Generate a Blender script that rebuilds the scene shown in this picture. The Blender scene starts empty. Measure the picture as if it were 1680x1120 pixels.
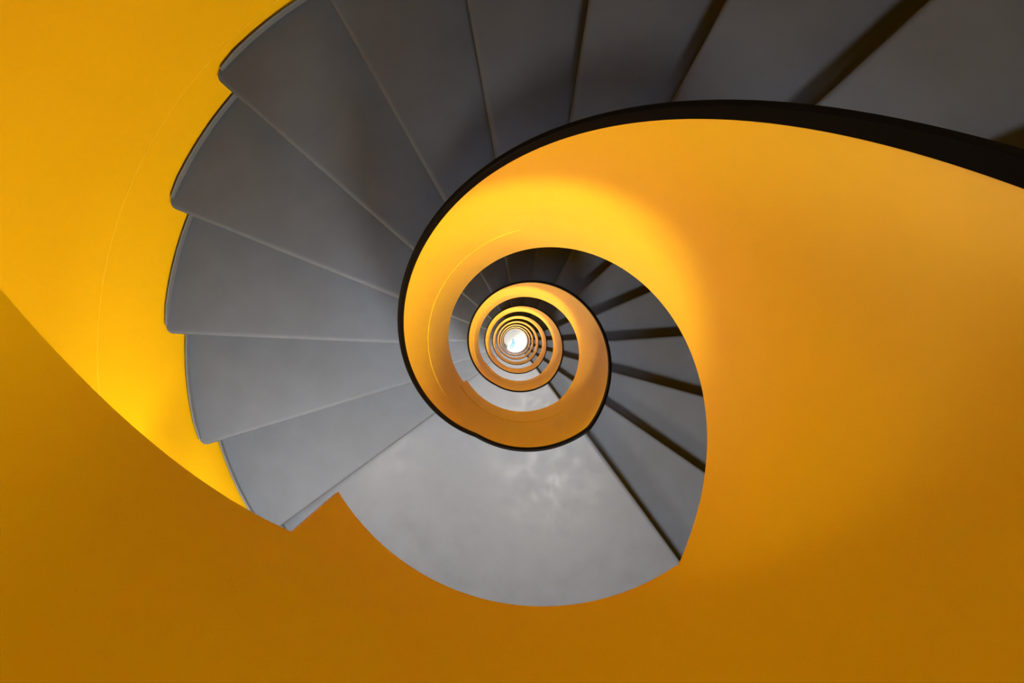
import bpy, bmesh, math
from math import pi, cos, sin, radians as rad, degrees as deg

C = bpy.context.scene.collection
scene = bpy.context.scene

# ------------------------------------------------------------------ measures
H = 3.0                       # storey height (m)
S = H / 960.0                 # one "pixel at one storey depth" in metres
R = 146.05 * S                # inner face of the well guard
W = 0.0105                    # guard plate / cap thickness
ROUT = 588.2 * S              # outer end of the treads
RWALL = ROUT + 0.008          # inner face of the outer wall
TH0 = rad(-53.9)              # angle of the front edge of every landing
DTH = rad(19.28)              # angle of one tread
NT = 14                       # treads per flight
RISE = H / 15.0
ZC = 8.1914 * H               # camera height over the lobby floor
def lev(n):                   # height of landing n (0 = just below the camera, 8 = lobby)
    return (8 - n) * H

# ------------------------------------------------------------------ camera
cam = bpy.data.objects.new('camera', bpy.data.cameras.new('camera'))
C.objects.link(cam)
cam.location = (-21.275 * S, 17.02 * S, ZC)
cam.rotation_euler = (0, 0, 0)
cam.data.sensor_width = 36.0
cam.data.lens = 960.0 / 1680.0 * 36.0
cam.data.shift_x = -2.37 / 1680.0
cam.data.shift_y = -4.11 / 1680.0
cam.data.clip_start = 0.01
cam.data.clip_end = 100
scene.camera = cam

# ------------------------------------------------------------------ light, exposure
wd = bpy.data.worlds.new('world'); scene.world = wd
wd.use_nodes = True
wd.node_tree.nodes['Background'].inputs[0].default_value = (0.8, 0.9, 1.0, 1)
wd.node_tree.nodes['Background'].inputs[1].default_value = 80.0
vs = scene.view_settings
vs.view_transform = 'Standard'; vs.look = 'None'; vs.gamma = 1.0
vs.use_curve_mapping = False
vs.exposure = 0.2

CEIL_ANGLE, CEIL_R, CEIL_SIZE, CEIL_W = rad(-78), 1.30, 0.50, 132.0    # round lamp under each landing
GLOBE_ANGLE, GLOBE_H, GLOBE_W = rad(-140), 1.80, 50.0                # unseen fill globe added on the wall of each landing
DOWN_ANGLE, DOWN_R, DOWN_H, DOWN_W = rad(-146), 1.40, 1.35, 26.0          # unseen shaded downlight added to brighten treads and landing
def power(i): return 1.0 if i < 2 else (1.3 if i == 2 else 1.6)         # the lower storeys are lit more strongly
LAMP_COLOR = (1.0, 0.94, 0.86)
LOBBY_W = 112.0
LOBBY_COLOR = (0.86, 0.94, 1.0)

# ------------------------------------------------------------------ materials
def mat(name, col, rough=0.5, spec=0.5, var=0.0, scale=6.0, bump=0.0, bscale=60.0, rvar=0.0, metal=0.0):
    m = bpy.data.materials.new(name); m.use_nodes = True
    nt = m.node_tree; b = nt.nodes['Principled BSDF']
    b.inputs['Base Color'].default_value = (*col, 1)
    b.inputs['Roughness'].default_value = rough
    b.inputs['Specular IOR Level'].default_value = spec
    b.inputs['Metallic'].default_value = metal
    tc = nt.nodes.new('ShaderNodeTexCoord')
    if var > 0 or rvar > 0:
        n = nt.nodes.new('ShaderNodeTexNoise'); n.inputs['Scale'].default_value = scale
        n.inputs['Detail'].default_value = 6; n.inputs['Roughness'].default_value = 0.62
        nt.links.new(tc.outputs['Object'], n.inputs['Vector'])
        r = nt.nodes.new('ShaderNodeValToRGB')
        r.color_ramp.elements[0].position = 0.3; r.color_ramp.elements[1].position = 0.7
        r.color_ramp.elements[0].color = (*[c * (1 - var) for c in col], 1)
        r.color_ramp.elements[1].color = (*[min(1, c * (1 + var)) for c in col], 1)
        nt.links.new(n.outputs['Fac'], r.inputs['Fac'])
        nt.links.new(r.outputs['Color'], b.inputs['Base Color'])
        if rvar > 0:
            mr = nt.nodes.new('ShaderNodeMapRange')
            mr.inputs['From Min'].default_value = 0.3; mr.inputs['From Max'].default_value = 0.7
            mr.inputs['To Min'].default_value = rough - rvar; mr.inputs['To Max'].default_value = rough + rvar
            nt.links.new(n.outputs['Fac'], mr.inputs['Value'])
            nt.links.new(mr.outputs['Result'], b.inputs['Roughness'])
    if bump > 0:
        n2 = nt.nodes.new('ShaderNodeTexNoise'); n2.inputs['Scale'].default_value = bscale
        n2.inputs['Detail'].default_value = 4
        nt.links.new(tc.outputs['Object'], n2.inputs['Vector'])
        bp = nt.nodes.new('ShaderNodeBump'); bp.inputs['Strength'].default_value = bump
        bp.inputs['Distance'].default_value = 0.004
        nt.links.new(n2.outputs['Fac'], bp.inputs['Height'])
        nt.links.new(bp.outputs['Normal'], b.inputs['Normal'])
    return m

YEL = (0.50, 0.285, 0.0004)
M_YELLOW = mat('yellow_paint', YEL, 0.34, 0.30, var=0.015, scale=3.0, bump=0.03, bscale=25)
M_WALL = mat('yellow_wall_paint', YEL, 0.7, 0.1, var=0.015, scale=2.0, bump=0.05, bscale=40)
M_BEAD = mat('yellow_bead_paint', (0.55, 0.33, 0.004), 0.45, 0.4)
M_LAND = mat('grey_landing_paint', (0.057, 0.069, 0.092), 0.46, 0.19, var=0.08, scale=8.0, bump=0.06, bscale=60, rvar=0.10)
M_TREAD = mat('grey_floor_paint', (0.055, 0.066, 0.086), 0.6, 0.05, var=0.06, scale=7.0, bump=0.05, bscale=90, rvar=0.07)
M_TRIM = mat('grey_trim_paint', (0.078, 0.086, 0.096), 0.6, 0.12)
M_RISER = mat('black_riser_paint', (0.010, 0.009, 0.008), 0.7, 0.1)
M_RAIL = mat('black_rail_lacquer', (0.0018, 0.0013, 0.0009), 0.55, 0.015)
M_LOBBY = mat('white_stone_floor', (0.76, 0.84, 0.93), 0.35, 0.5, var=0.02, scale=3)
M_CEIL = mat('white_ceiling_paint', (0.7, 0.7, 0.68), 0.8, 0.2)
M_BLUE = mat('pale_blue_glaze', (0.26, 0.54, 0.78), 0.4, 0.5, var=0.1, scale=9)
M_LEAF = mat('dark_leaf', (0.02, 0.06, 0.02), 0.5, 0.5, var=0.3, scale=20)
M_POT = mat('grey_pot', (0.25, 0.25, 0.25), 0.6, 0.4)
M_HOUSING = mat('white_lamp_housing', (0.6, 0.6, 0.6), 0.5, 0.5)
M_GLOW = bpy.data.materials.new('lamp_diffuser'); M_GLOW.use_nodes = True
_b = M_GLOW.node_tree.nodes['Principled BSDF']
_b.inputs['Base Color'].default_value = (0.9, 0.9, 0.9, 1)
_b.inputs['Emission Color'].default_value = (1, 1, 1, 1)
_b.inputs['Emission Strength'].default_value = 3.0

# ------------------------------------------------------------------ helpers
def mesh(name, verts, faces, material, smooth=True, sharp=35):
    me = bpy.data.meshes.new(name)
    me.from_pydata(verts, [], faces)
    bm = bmesh.new(); bm.from_mesh(me)
    bmesh.ops.recalc_face_normals(bm, faces=bm.faces)
    for f in bm.faces: f.smooth = smooth
    if smooth:
        for e in bm.edges:
            e.smooth = len(e.link_faces) == 2 and e.calc_face_angle(0) < rad(sharp)
    bm.to_mesh(me); bm.free()
    me.materials.append(material)
    return me

def link(name, data, parent=None, loc=(0, 0, 0), rz=0.0):
    o = bpy.data.objects.new(name, data); C.objects.link(o)
    o.parent = parent; o.location = loc; o.rotation_euler = (0, 0, rz)
    return o

def thing(name, label, cat, group=None, loc=(0, 0, 0)):
    o = link(name, None, None, loc)
    o.empty_display_size = 0.2
    o['label'] = label; o['category'] = cat
    if group: o['group'] = group
    return o

def sweep(name, sections, material, closed_ring=False, sharp=35):
    """sections: list of loops (same number of points) joined into a solid"""
    n = len(sections[0]); v = [p for s in sections for p in s]; f = []
    m = len(sections)
    for i in range(m if closed_ring else m - 1):
        j = (i + 1) % m
        for k in range(n):
            l = (k + 1) % n
            f.append((i * n + k, i * n + l, j * n + l, j * n + k))
    if not closed_ring:
        f.append(tuple(range(n))); f.append(tuple((m - 1) * n + k for k in reversed(range(n))))
    return mesh(name, v, f, material, True, sharp)

def pol(r, a, z): return (r * cos(a), r * sin(a), z)

# ------------------------------------------------------------------ setting
def ring_solid(name, r0, r1, z0, z1, material, seg=160):
    secs = []
    for i in range(seg):
        a = 2 * pi * i / seg
        secs.append([pol(r0, a, z0), pol(r1, a, z0), pol(r1, a, z1), pol(r0, a, z1)])
    return sweep(name, secs, material, True)

ZTOP = lev(-1) + H - 0.1
wall = link('wall_outer', ring_solid('wall_outer', RWALL, RWALL + 0.22, -0.2, ZTOP, M_WALL, 240))
wall['kind'] = 'structure'
bead = ring_solid('wall_joint', RWALL - 0.0016, RWALL + 0.01, -0.0022, 0.0022, M_BEAD, 200)
for n in range(0, 9):
    z = ZC - (0.8335 + n - 1) * H
    if z > 0: link('wall_joint', bead, wall, (0, 0, z))

def disc(name, r, z0, z1, material, seg=120):
    v = [pol(r, 2 * pi * i / seg, z0) for i in range(seg)] + [pol(r, 2 * pi * i / seg, z1) for i in range(seg)]
    f = [tuple(range(seg)), tuple(range(seg, 2 * seg))]
    f += [(i, (i + 1) % seg, seg + (i + 1) % seg, seg + i) for i in range(seg)]
    return mesh(name, v, f, material)
fl = link('floor', disc('floor', RWALL + 0.1, -0.2, 0.0, M_LOBBY)); fl['kind'] = 'structure'
SKY_R = 1.15  # unseen roof opening, added to let sky fill down the well
ce = link('ceiling', ring_solid('ceiling', SKY_R, RWALL + 0.22, ZTOP, ZTOP + 0.2, M_CEIL, 120)); ce['kind'] = 'structure'

# ------------------------------------------------------------------ treads and landings
RI = R + W + 0.002
RO = ROUT - 0.004
def slab(name, span, thick, material, seg, back=0.03):
    """A winder tread: front edge on the radial line at angle 0 with a rounded nosing, running back by span."""
    prof = []            # (kind, value, z, outer inset)
    prof.append(('d', 0.012, -thick, 0.020))
    prof.append(('d', 0.0, -thick + 0.008, 0.026))
    prof.append(('d', 0.0, -0.020, 0.026))
    prof.append(('d', 0.0010, -0.0140, 0.024))
    prof.append(('d', 0.0045, -0.0068, 0.017))
    prof.append(('d', 0.0105, -0.0022, 0.011))
    prof.append(('d', 0.0180, 0.0, 0.006))
    prof.append(('d', 0.026, 0.0, 0.002))
    prof.append(('d', 0.036, 0.0, 0.0))
    top = prof[3:]                                     # walking surface, front to back
    for i in range(0, seg + 1):
        top.append(('a', 0.085 + (span - 0.085) * i / seg, 0.0, 0.0))
    top.append(('b', back, 0.0, 0.0))
    low = [('d', 0.0, -0.020, 0.026)] + [(k, v, -thick if v > 0.01 else -thick + 0.008, ins) for k, v, z, ins in top]
    top = [('d', 0.0, -0.0199, 0.026)] + top
    def pt(p, r):
        k, v, z, ins = p
        if r > 1: r -= ins
        if k == 'd': a = -math.asin(v / r)
        elif k == 'a': a = -v
        else: a = -span - math.asin(v / r)
        return pol(r, a, z)
    n = len(top)
    v = [pt(p, r) for p in top for r in (RI, RO)] + [pt(p, r) for p in low for r in (RI, RO)]
    f = [(0, 1, 2 * n + 1, 2 * n), (2 * n - 2, 2 * n - 1, 4 * n - 1, 4 * n - 2)]
    for i in range(n - 1):
        a = 2 * i; b = 2 * n + a
        f += [(a, a + 1, a + 3, a + 2), (b, b + 1, b + 3, b + 2), (a, a + 2, b + 2, b), (a + 1, a + 3, b + 3, b + 1)]
    return mesh(name, v, f, material)

def lip(name, span, a_front, seg, r0=None, r1=None, h=0.03, material=None):
    r0 = r0 or RO - 0.010; r1 = r1 or RO
    secs = []
    for i in range(seg + 1):
        a = -a_front - (span - a_front) * i / seg
        hh = h if i else h * 0.6
        secs.append([pol(r0, a, 0.0005), pol(r1, a, 0.0005), pol(r1, a, hh - 0.003), pol(r1 - 0.003, a, hh), pol(r0 + 0.003, a, hh), pol(r0, a, hh - 0.003)])
    return sweep(name, secs, material or M_TRIM)

def plate(name, d0, d1, z0, z1, material):
    v = []
    for r in (RI, RO - 0.03):
        for d in (d0, d1):
            a = -math.asin(d / r)
            v += [pol(r, a, z0), pol(r, a, z1)]
    f = [(0, 1, 3, 2), (4, 5, 7, 6), (0, 1, 5, 4), (2, 3, 7, 6), (1, 3, 7, 5), (0, 2, 6, 4)]
    return mesh(name, v, f, material, False)

ME_TREAD = slab('tread', DTH, 0.045, M_TREAD, 5)
ME_LIP = lip('edge_trim', DTH, 0.042 / RO, 6)
ME_RISER = plate('riser', 0.026, 0.038, -RISE - 0.002, -0.044, M_RISER)
LSPAN = 2 * pi - (NT + 0) * DTH                    # landing from last nosing to its own front edge
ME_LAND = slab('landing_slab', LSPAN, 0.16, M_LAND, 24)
ME_LANDLIP = lip('edge_trim', LSPAN, 0.030 / RO, 24)

ORD = ['topmost', 'first', 'second', 'third', 'fourth', 'fifth', 'sixth', 'seventh', 'eighth']
def flight(i):
    """flight i climbs from landing i up to landing i-1"""
    lab = {0: 'grey stair flight overhead, above the largest dark yellow guard',
           1: 'large grey winding stair flight fanning across the left and top, nearest below',
           2: 'grey winding stair flight showing inside the largest yellow guard loop'}.get(
           i, 'small grey winding stair flight, %s turn down the well' % ORD[i])
    t = thing('stair_flight', lab, 'stairs', 'grey stair flights down the well', (0, 0, lev(i - 1)))
    link('riser', ME_RISER, t, (0, 0, 0), TH0)
    for k in range(1, NT + 1):
        a = TH0 + k * DTH; z = -k * RISE
        tr = link('tread', ME_TREAD, t, (0, 0, z), a)
        link('edge_trim', ME_LIP, tr)
        link('riser', ME_RISER, t, (0, 0, z), a)
    return t

def landing(i):
    lab = {-1: 'grey landing slab overhead at the very top of the stair',
           0: 'grey landing slab hidden behind the largest yellow guard',
           1: 'largest pale grey landing slab, shiny, at the bottom of the photo',
           2: 'pale grey landing slab inside the first yellow guard loop'}.get(
           i, 'small pale grey landing slab, %s one down the well' % ORD[i])
    t = thing('stair_landing', lab, 'landing', 'grey stair landings down the well', (0, 0, lev(i)))
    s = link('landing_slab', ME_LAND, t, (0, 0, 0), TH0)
    link('edge_trim', ME_LANDLIP, s)
    return t

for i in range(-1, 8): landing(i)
for i in range(0, 9): flight(i)

# ------------------------------------------------------------------ well guard (balustrade)
A0, A1 = rad(-121.6), rad(-52.24)          # level run of the handrail
MH = 1.0 / (2 * pi - (A1 - A0))
B0, B1 = rad(-149.5), rad(-56.7)           # level run of the bottom edge
MB = 0.1957
RIM = 0.0172 * H
def top_depth(a):                          # a in turns from landing 1 of the fit, units of H
    n = math.floor((a - A0) / (2 * pi)); r = a - A0 - 2 * pi * n
    L = A1 - A0
    return 0.8994 + n + (0 if r < L else (r - L) * MH)
def bottom_depth(a):                       # valid for a from B0 to B0 + 2 pi
    L = B1 - B0
    r = a - B0
    if r < L: return 0.364 + 0.0125 * r / L
    return 0.373 + 0.0023 + (r - L) * MB
def guard_angles(lo, hi):
    s = {lo, hi}
    for k in range(0, 161): s.add(lo + (hi - lo) * k / 160)
    for x in (A0, A1, B1, A0 + 2 * pi):
        for e in (-0.02, 0, 0.02):
            if lo < x + e < hi: s.add(x + e)
    return sorted(s)
def soft_top(a):                           # eased kinks of the rail
    e = 0.03
    return (top_depth(a - e) + 2 * top_depth(a) + top_depth(a + e)) / 4.0

def guard_meshes(lo, hi):
    ang = guard_angles(lo, hi)
    zt = lambda a: ZC - (soft_top(a) - 1) * H           # guard of landing 0
    zb = lambda a: ZC - bottom_depth(a) * H
    ps, cs, ws = [], [], []
    for a in ang:
        t, b = zt(a), zb(a)
        ps.append([pol(R, a, b), pol(R + W, a, b), pol(R + W, a, t - RIM + 0.004), pol(R, a, t - RIM + 0.004)])
        r0, r1 = R - 0.0008, R + W + 0.0008
        cs.append([pol(r0, a, t - RIM), pol(r1, a, t - RIM), pol(r1, a, t - 0.003), pol(r1 - 0.002, a, t), pol(r0 + 0.002, a, t), pol(r0, a, t - 0.003)])
    for k in range(61):                                  # butt weld running down the plate
        a = rad(95 + (228 - 95) * k / 60)
        z = ZC - (0.7335 + (deg(a) - 103) / 118.0 * 0.248) * H + H
        ws.append([pol(R + 0.001, a, z - 0.0022), pol(R - 0.0014, a, z), pol(R + 0.001, a, z + 0.0022)])
    ls = []
    for k in range(41):                                  # weld along the landing slab
        a = B0 + (B1 - B0) * k / 40
        z = lev(0) - 0.01
        ls.append([pol(R + 0.001, a, z - 0.004), pol(R - 0.0022, a, z), pol(R + 0.001, a, z + 0.004)])
    return (sweep('steel_panel', ps, M_YELLOW), sweep('handrail', cs, M_RAIL), sweep('weld_seam', ws, M_BEAD),
            sweep('weld_seam', ls, M_YELLOW))
G_FULL = guard_meshes(B0, B0 + 2 * pi)
def guard(i, parts):
    lab = {-1: 'dark yellow well guard filling the lower left corner, nearest the camera',
           0: 'largest yellow well guard with black handrail, filling the right of the photo',
           1: 'yellow well guard loop with black handrail, second largest, inside the biggest'}.get(
           i, 'small yellow well guard loop, %s turn down the well' % ORD[i + 1])
    t = thing('balustrade', lab, 'balustrade', 'yellow guards round the stair well', (0, 0, 0))
    for me in parts:
        link(me.name.split('.')[0], me, t, (0, 0, -i * H))
    return t
for i in range(-1, 7): guard(i, G_FULL if i > 0 else G_FULL[:3])
# last turn stops on the lobby floor
def last_guard():
    hi = B0 + 2 * pi
    ang = guard_angles(B0, hi); ps, cs = [], []
    for a in ang:
        t = ZC - (soft_top(a) - 1) * H - 7 * H; b = max(0.0, ZC - bottom_depth(a) * H - 7 * H)
        ps.append([pol(R, a, b), pol(R + W, a, b), pol(R + W, a, t - RIM + 0.004), pol(R, a, t - RIM + 0.004)])
        r0, r1 = R - 0.0008, R + W + 0.0008
        cs.append([pol(r0, a, t - RIM), pol(r1, a, t - RIM), pol(r1, a, t - 0.003), pol(r1 - 0.002, a, t), pol(r0 + 0.002, a, t), pol(r0, a, t - 0.003)])
    return sweep('steel_panel', ps, M_YELLOW), sweep('handrail', cs, M_RAIL)
guard(7, [])
t = [o for o in C.objects if o.name.startswith('balustrade')][-1]
for me in last_guard(): link(me.name.split('.')[0], me, t)

# ------------------------------------------------------------------ landing lamps and added fill lights
NTH = ['first', 'second', 'third', 'fourth', 'fifth', 'sixth', 'seventh', 'eighth', 'ninth']
hs = disc('housing', 0.30, 0.0, 0.045, M_HOUSING, 48)
gl = disc('diffuser', 0.27, -0.012, 0.0, M_GLOW, 48)
def ceiling_lamp(i, w, col):
    z = lev(i - 1) - 0.16 - 0.046
    t = thing('ceiling_lamp', 'round white ceiling lamp under the %s landing from the top' % NTH[i], 'lamp',
              'round lamps under the landings', (CEIL_R * cos(CEIL_ANGLE), CEIL_R * sin(CEIL_ANGLE), z))
    link('housing', hs, t); link('diffuser', gl, t)
    ld = bpy.data.lights.new('lamp_light', 'AREA'); ld.shape = 'DISK'; ld.size = CEIL_SIZE
    ld.energy = w; ld.color = col
    link('lamp_light', ld, t, (0, 0, -0.02))

def lathe(name, prof, material, seg=32):
    return sweep(name, [[(r * cos(2 * pi * k / seg), r * sin(2 * pi * k / seg), z) for k in range(seg)] for r, z in prof], material)
GLOBE_RAD = 0.13
def glow_mat(name, watts, col):
    m = bpy.data.materials.new(name); m.use_nodes = True
    b = m.node_tree.nodes['Principled BSDF']
    b.inputs['Base Color'].default_value = (0.9, 0.9, 0.9, 1)
    b.inputs['Emission Color'].default_value = (*col, 1)
    b.inputs['Emission Strength'].default_value = watts / (4 * pi * pi * GLOBE_RAD ** 2)
    return m
def globe_mesh(m):
    return lathe('globe', [(GLOBE_RAD * max(0.03, sin(pi * k / 16)), -GLOBE_RAD * cos(pi * k / 16)) for k in range(17)], m)
GLOBES = {p: globe_mesh(glow_mat('fill_globe_glow', GLOBE_W * p, LAMP_COLOR)) for p in (1.0, 1.3, 1.6)}
GLOBE_LOBBY = globe_mesh(glow_mat('lobby_fill_glow', LOBBY_W, LOBBY_COLOR))
PLATE = sweep('wall_plate', [[(x, 0.09 * cos(2 * pi * k / 24), 0.09 * sin(2 * pi * k / 24)) for k in range(24)] for x in (0.0, -0.02)], M_HOUSING)
ARM = sweep('arm', [[(x, 0.014 * cos(2 * pi * k / 12), 0.014 * sin(2 * pi * k / 12)) for k in range(12)] for x in (-0.02, -0.18)], M_HOUSING)
def fill_globe(i):  # added globe standing in for low side light of unseen windows
    rr = RWALL - 0.001
    t = thing('fill_globe', 'added white globe fill light above the %s landing from the top' % NTH[i], 'lamp',
              'added globe fill lights on the stair wall', (rr * cos(GLOBE_ANGLE), rr * sin(GLOBE_ANGLE), lev(i) + GLOBE_H))
    t.rotation_euler = (0, 0, GLOBE_ANGLE)
    link('wall_plate', PLATE, t); link('arm', ARM, t)
    link('globe', GLOBE_LOBBY if i == 8 else GLOBES[power(i)], t, (-0.18 - GLOBE_RAD, 0, 0))
SHADE = lathe('shade', [(0.02, 0.10), (0.05, 0.10), (0.17, 0.0), (0.165, 0.0), (0.045, 0.09), (0.02, 0.09)], M_HOUSING)
DARM = sweep('arm', [[(x, 0.012 * cos(2 * pi * k / 12), 0.08 + 0.012 * sin(2 * pi * k / 12)) for k in range(12)] for x in (RWALL - DOWN_R - 0.02, 0.04)], M_HOUSING)
DPLATE = sweep('wall_plate', [[(RWALL - DOWN_R - x, 0.06 * cos(2 * pi * k / 24), 0.08 + 0.06 * sin(2 * pi * k / 24)) for k in range(24)] for x in (0.001, 0.02)], M_HOUSING)
def downlight(i, w):  # added to light the left treads and landing but spare the guard
    t = thing('fill_downlight', 'added white shaded fill light on an arm above the %s landing from the top' % NTH[i], 'lamp',
              'added shaded fill lights on the stair wall', (DOWN_R * cos(DOWN_ANGLE), DOWN_R * sin(DOWN_ANGLE), lev(i) + DOWN_H))
    t.rotation_euler = (0, 0, DOWN_ANGLE)
    link('shade', SHADE, t); link('arm', DARM, t); link('wall_plate', DPLATE, t)
    ld = bpy.data.lights.new('lamp_light', 'AREA'); ld.shape = 'DISK'; ld.size = 0.3
    ld.energy = w; ld.color = LAMP_COLOR
    link('lamp_light', ld, t, (0, 0, -0.005))
for i in range(0, 9):
    ceiling_lamp(i, LOBBY_W * 0.6 if i == 8 else CEIL_W * power(i), LOBBY_COLOR if i == 8 else LAMP_COLOR)
    fill_globe(i)
    if i < 8: downlight(i, DOWN_W * power(i))

# ------------------------------------------------------------------ lobby details
def blob(name, pts, h, material):
    n = len(pts)
    v = [(x, y, 0.0) for x, y in pts] + [(x, y, h * 0.6) for x, y in pts]
    cx = sum(p[0] for p in pts) / n; cy = sum(p[1] for p in pts) / n
    v += [(cx + (x - cx) * 0.9, cy + (y - cy) * 0.9, h) for x, y in pts]
    f = [tuple(range(n)), tuple(range(2 * n, 3 * n))]
    for b in (0, n):
        f += [(b + i, b + (i + 1) % n, b + n + (i + 1) % n, b + n + i) for i in range(n)]
    return mesh(name, v, f, material)
def px(u, v, d):               # point of the lobby seen at a photo position
    return (-21.275 * S + (u - 842.37) * d * S, 17.02 * S - (v - 555.89) * d * S)
out = [(840.0, 556.5), (841.5, 555.2), (843.2, 556.2), (843.0, 558.6), (844.6, 561.0), (845.2, 563.2), (843.4, 565.2), (843.6, 567.8), (841.8, 570.8), (838.6, 572.0), (836.2, 570.2), (836.0, 566.6), (837.6, 564.2), (839.6, 562.6), (840.4, 559.8)]
bl = link('floor_mat', blob('floor_mat', [px(u, v, 8.19) for u, v in out], 0.012, M_BLUE))
bl['label'] = 'pale blue irregular mat on the white lobby floor far below'; bl['category'] = 'mat'
# small plant at the foot of the well, lower left of the bright floor
pxy = px(827.5, 569.5, 8.0)
t = thing('potted_plant', 'tiny dark green potted plant at lower left of the bright lobby floor', 'plant', None, (pxy[0], pxy[1], 0.0))
secs = []
for r, z in ((0.045, 0.0), (0.06, 0.10), (0.064, 0.12), (0.055, 0.12), (0.05, 0.10)):
    secs.append([pol(r, 2 * pi * k / 16, z) for k in range(16)])
link('pot', sweep('pot', secs, M_POT), t)
def leaf_mesh():
    v, f = [], []
    for i in range(6):
        s = i / 5.0; w = 0.03 * sin(pi * (0.12 + 0.88 * s)) + 0.001
        x = 0.15 * s; z = 0.10 * s - 0.09 * s * s
        v += [(x, -w, z + 0.006), (x, 0, z), (x, w, z + 0.006), (x, 0, z - 0.004)]
    for i in range(5):
        a = 4 * i
        f += [(a, a + 1, a + 5, a + 4), (a + 1, a + 2, a + 6, a + 5), (a + 2, a + 3, a + 7, a + 6), (a + 3, a, a + 4, a + 7)]
    f += [(0, 1, 2, 3), (20, 21, 22, 23)]
    return mesh('leaf', v, f, M_LEAF)
lm = leaf_mesh()
for k in range(7): link('leaf', lm, t, (0, 0, 0.11 + 0.012 * (k % 3)), 0.4 + k * 2 * pi / 7)
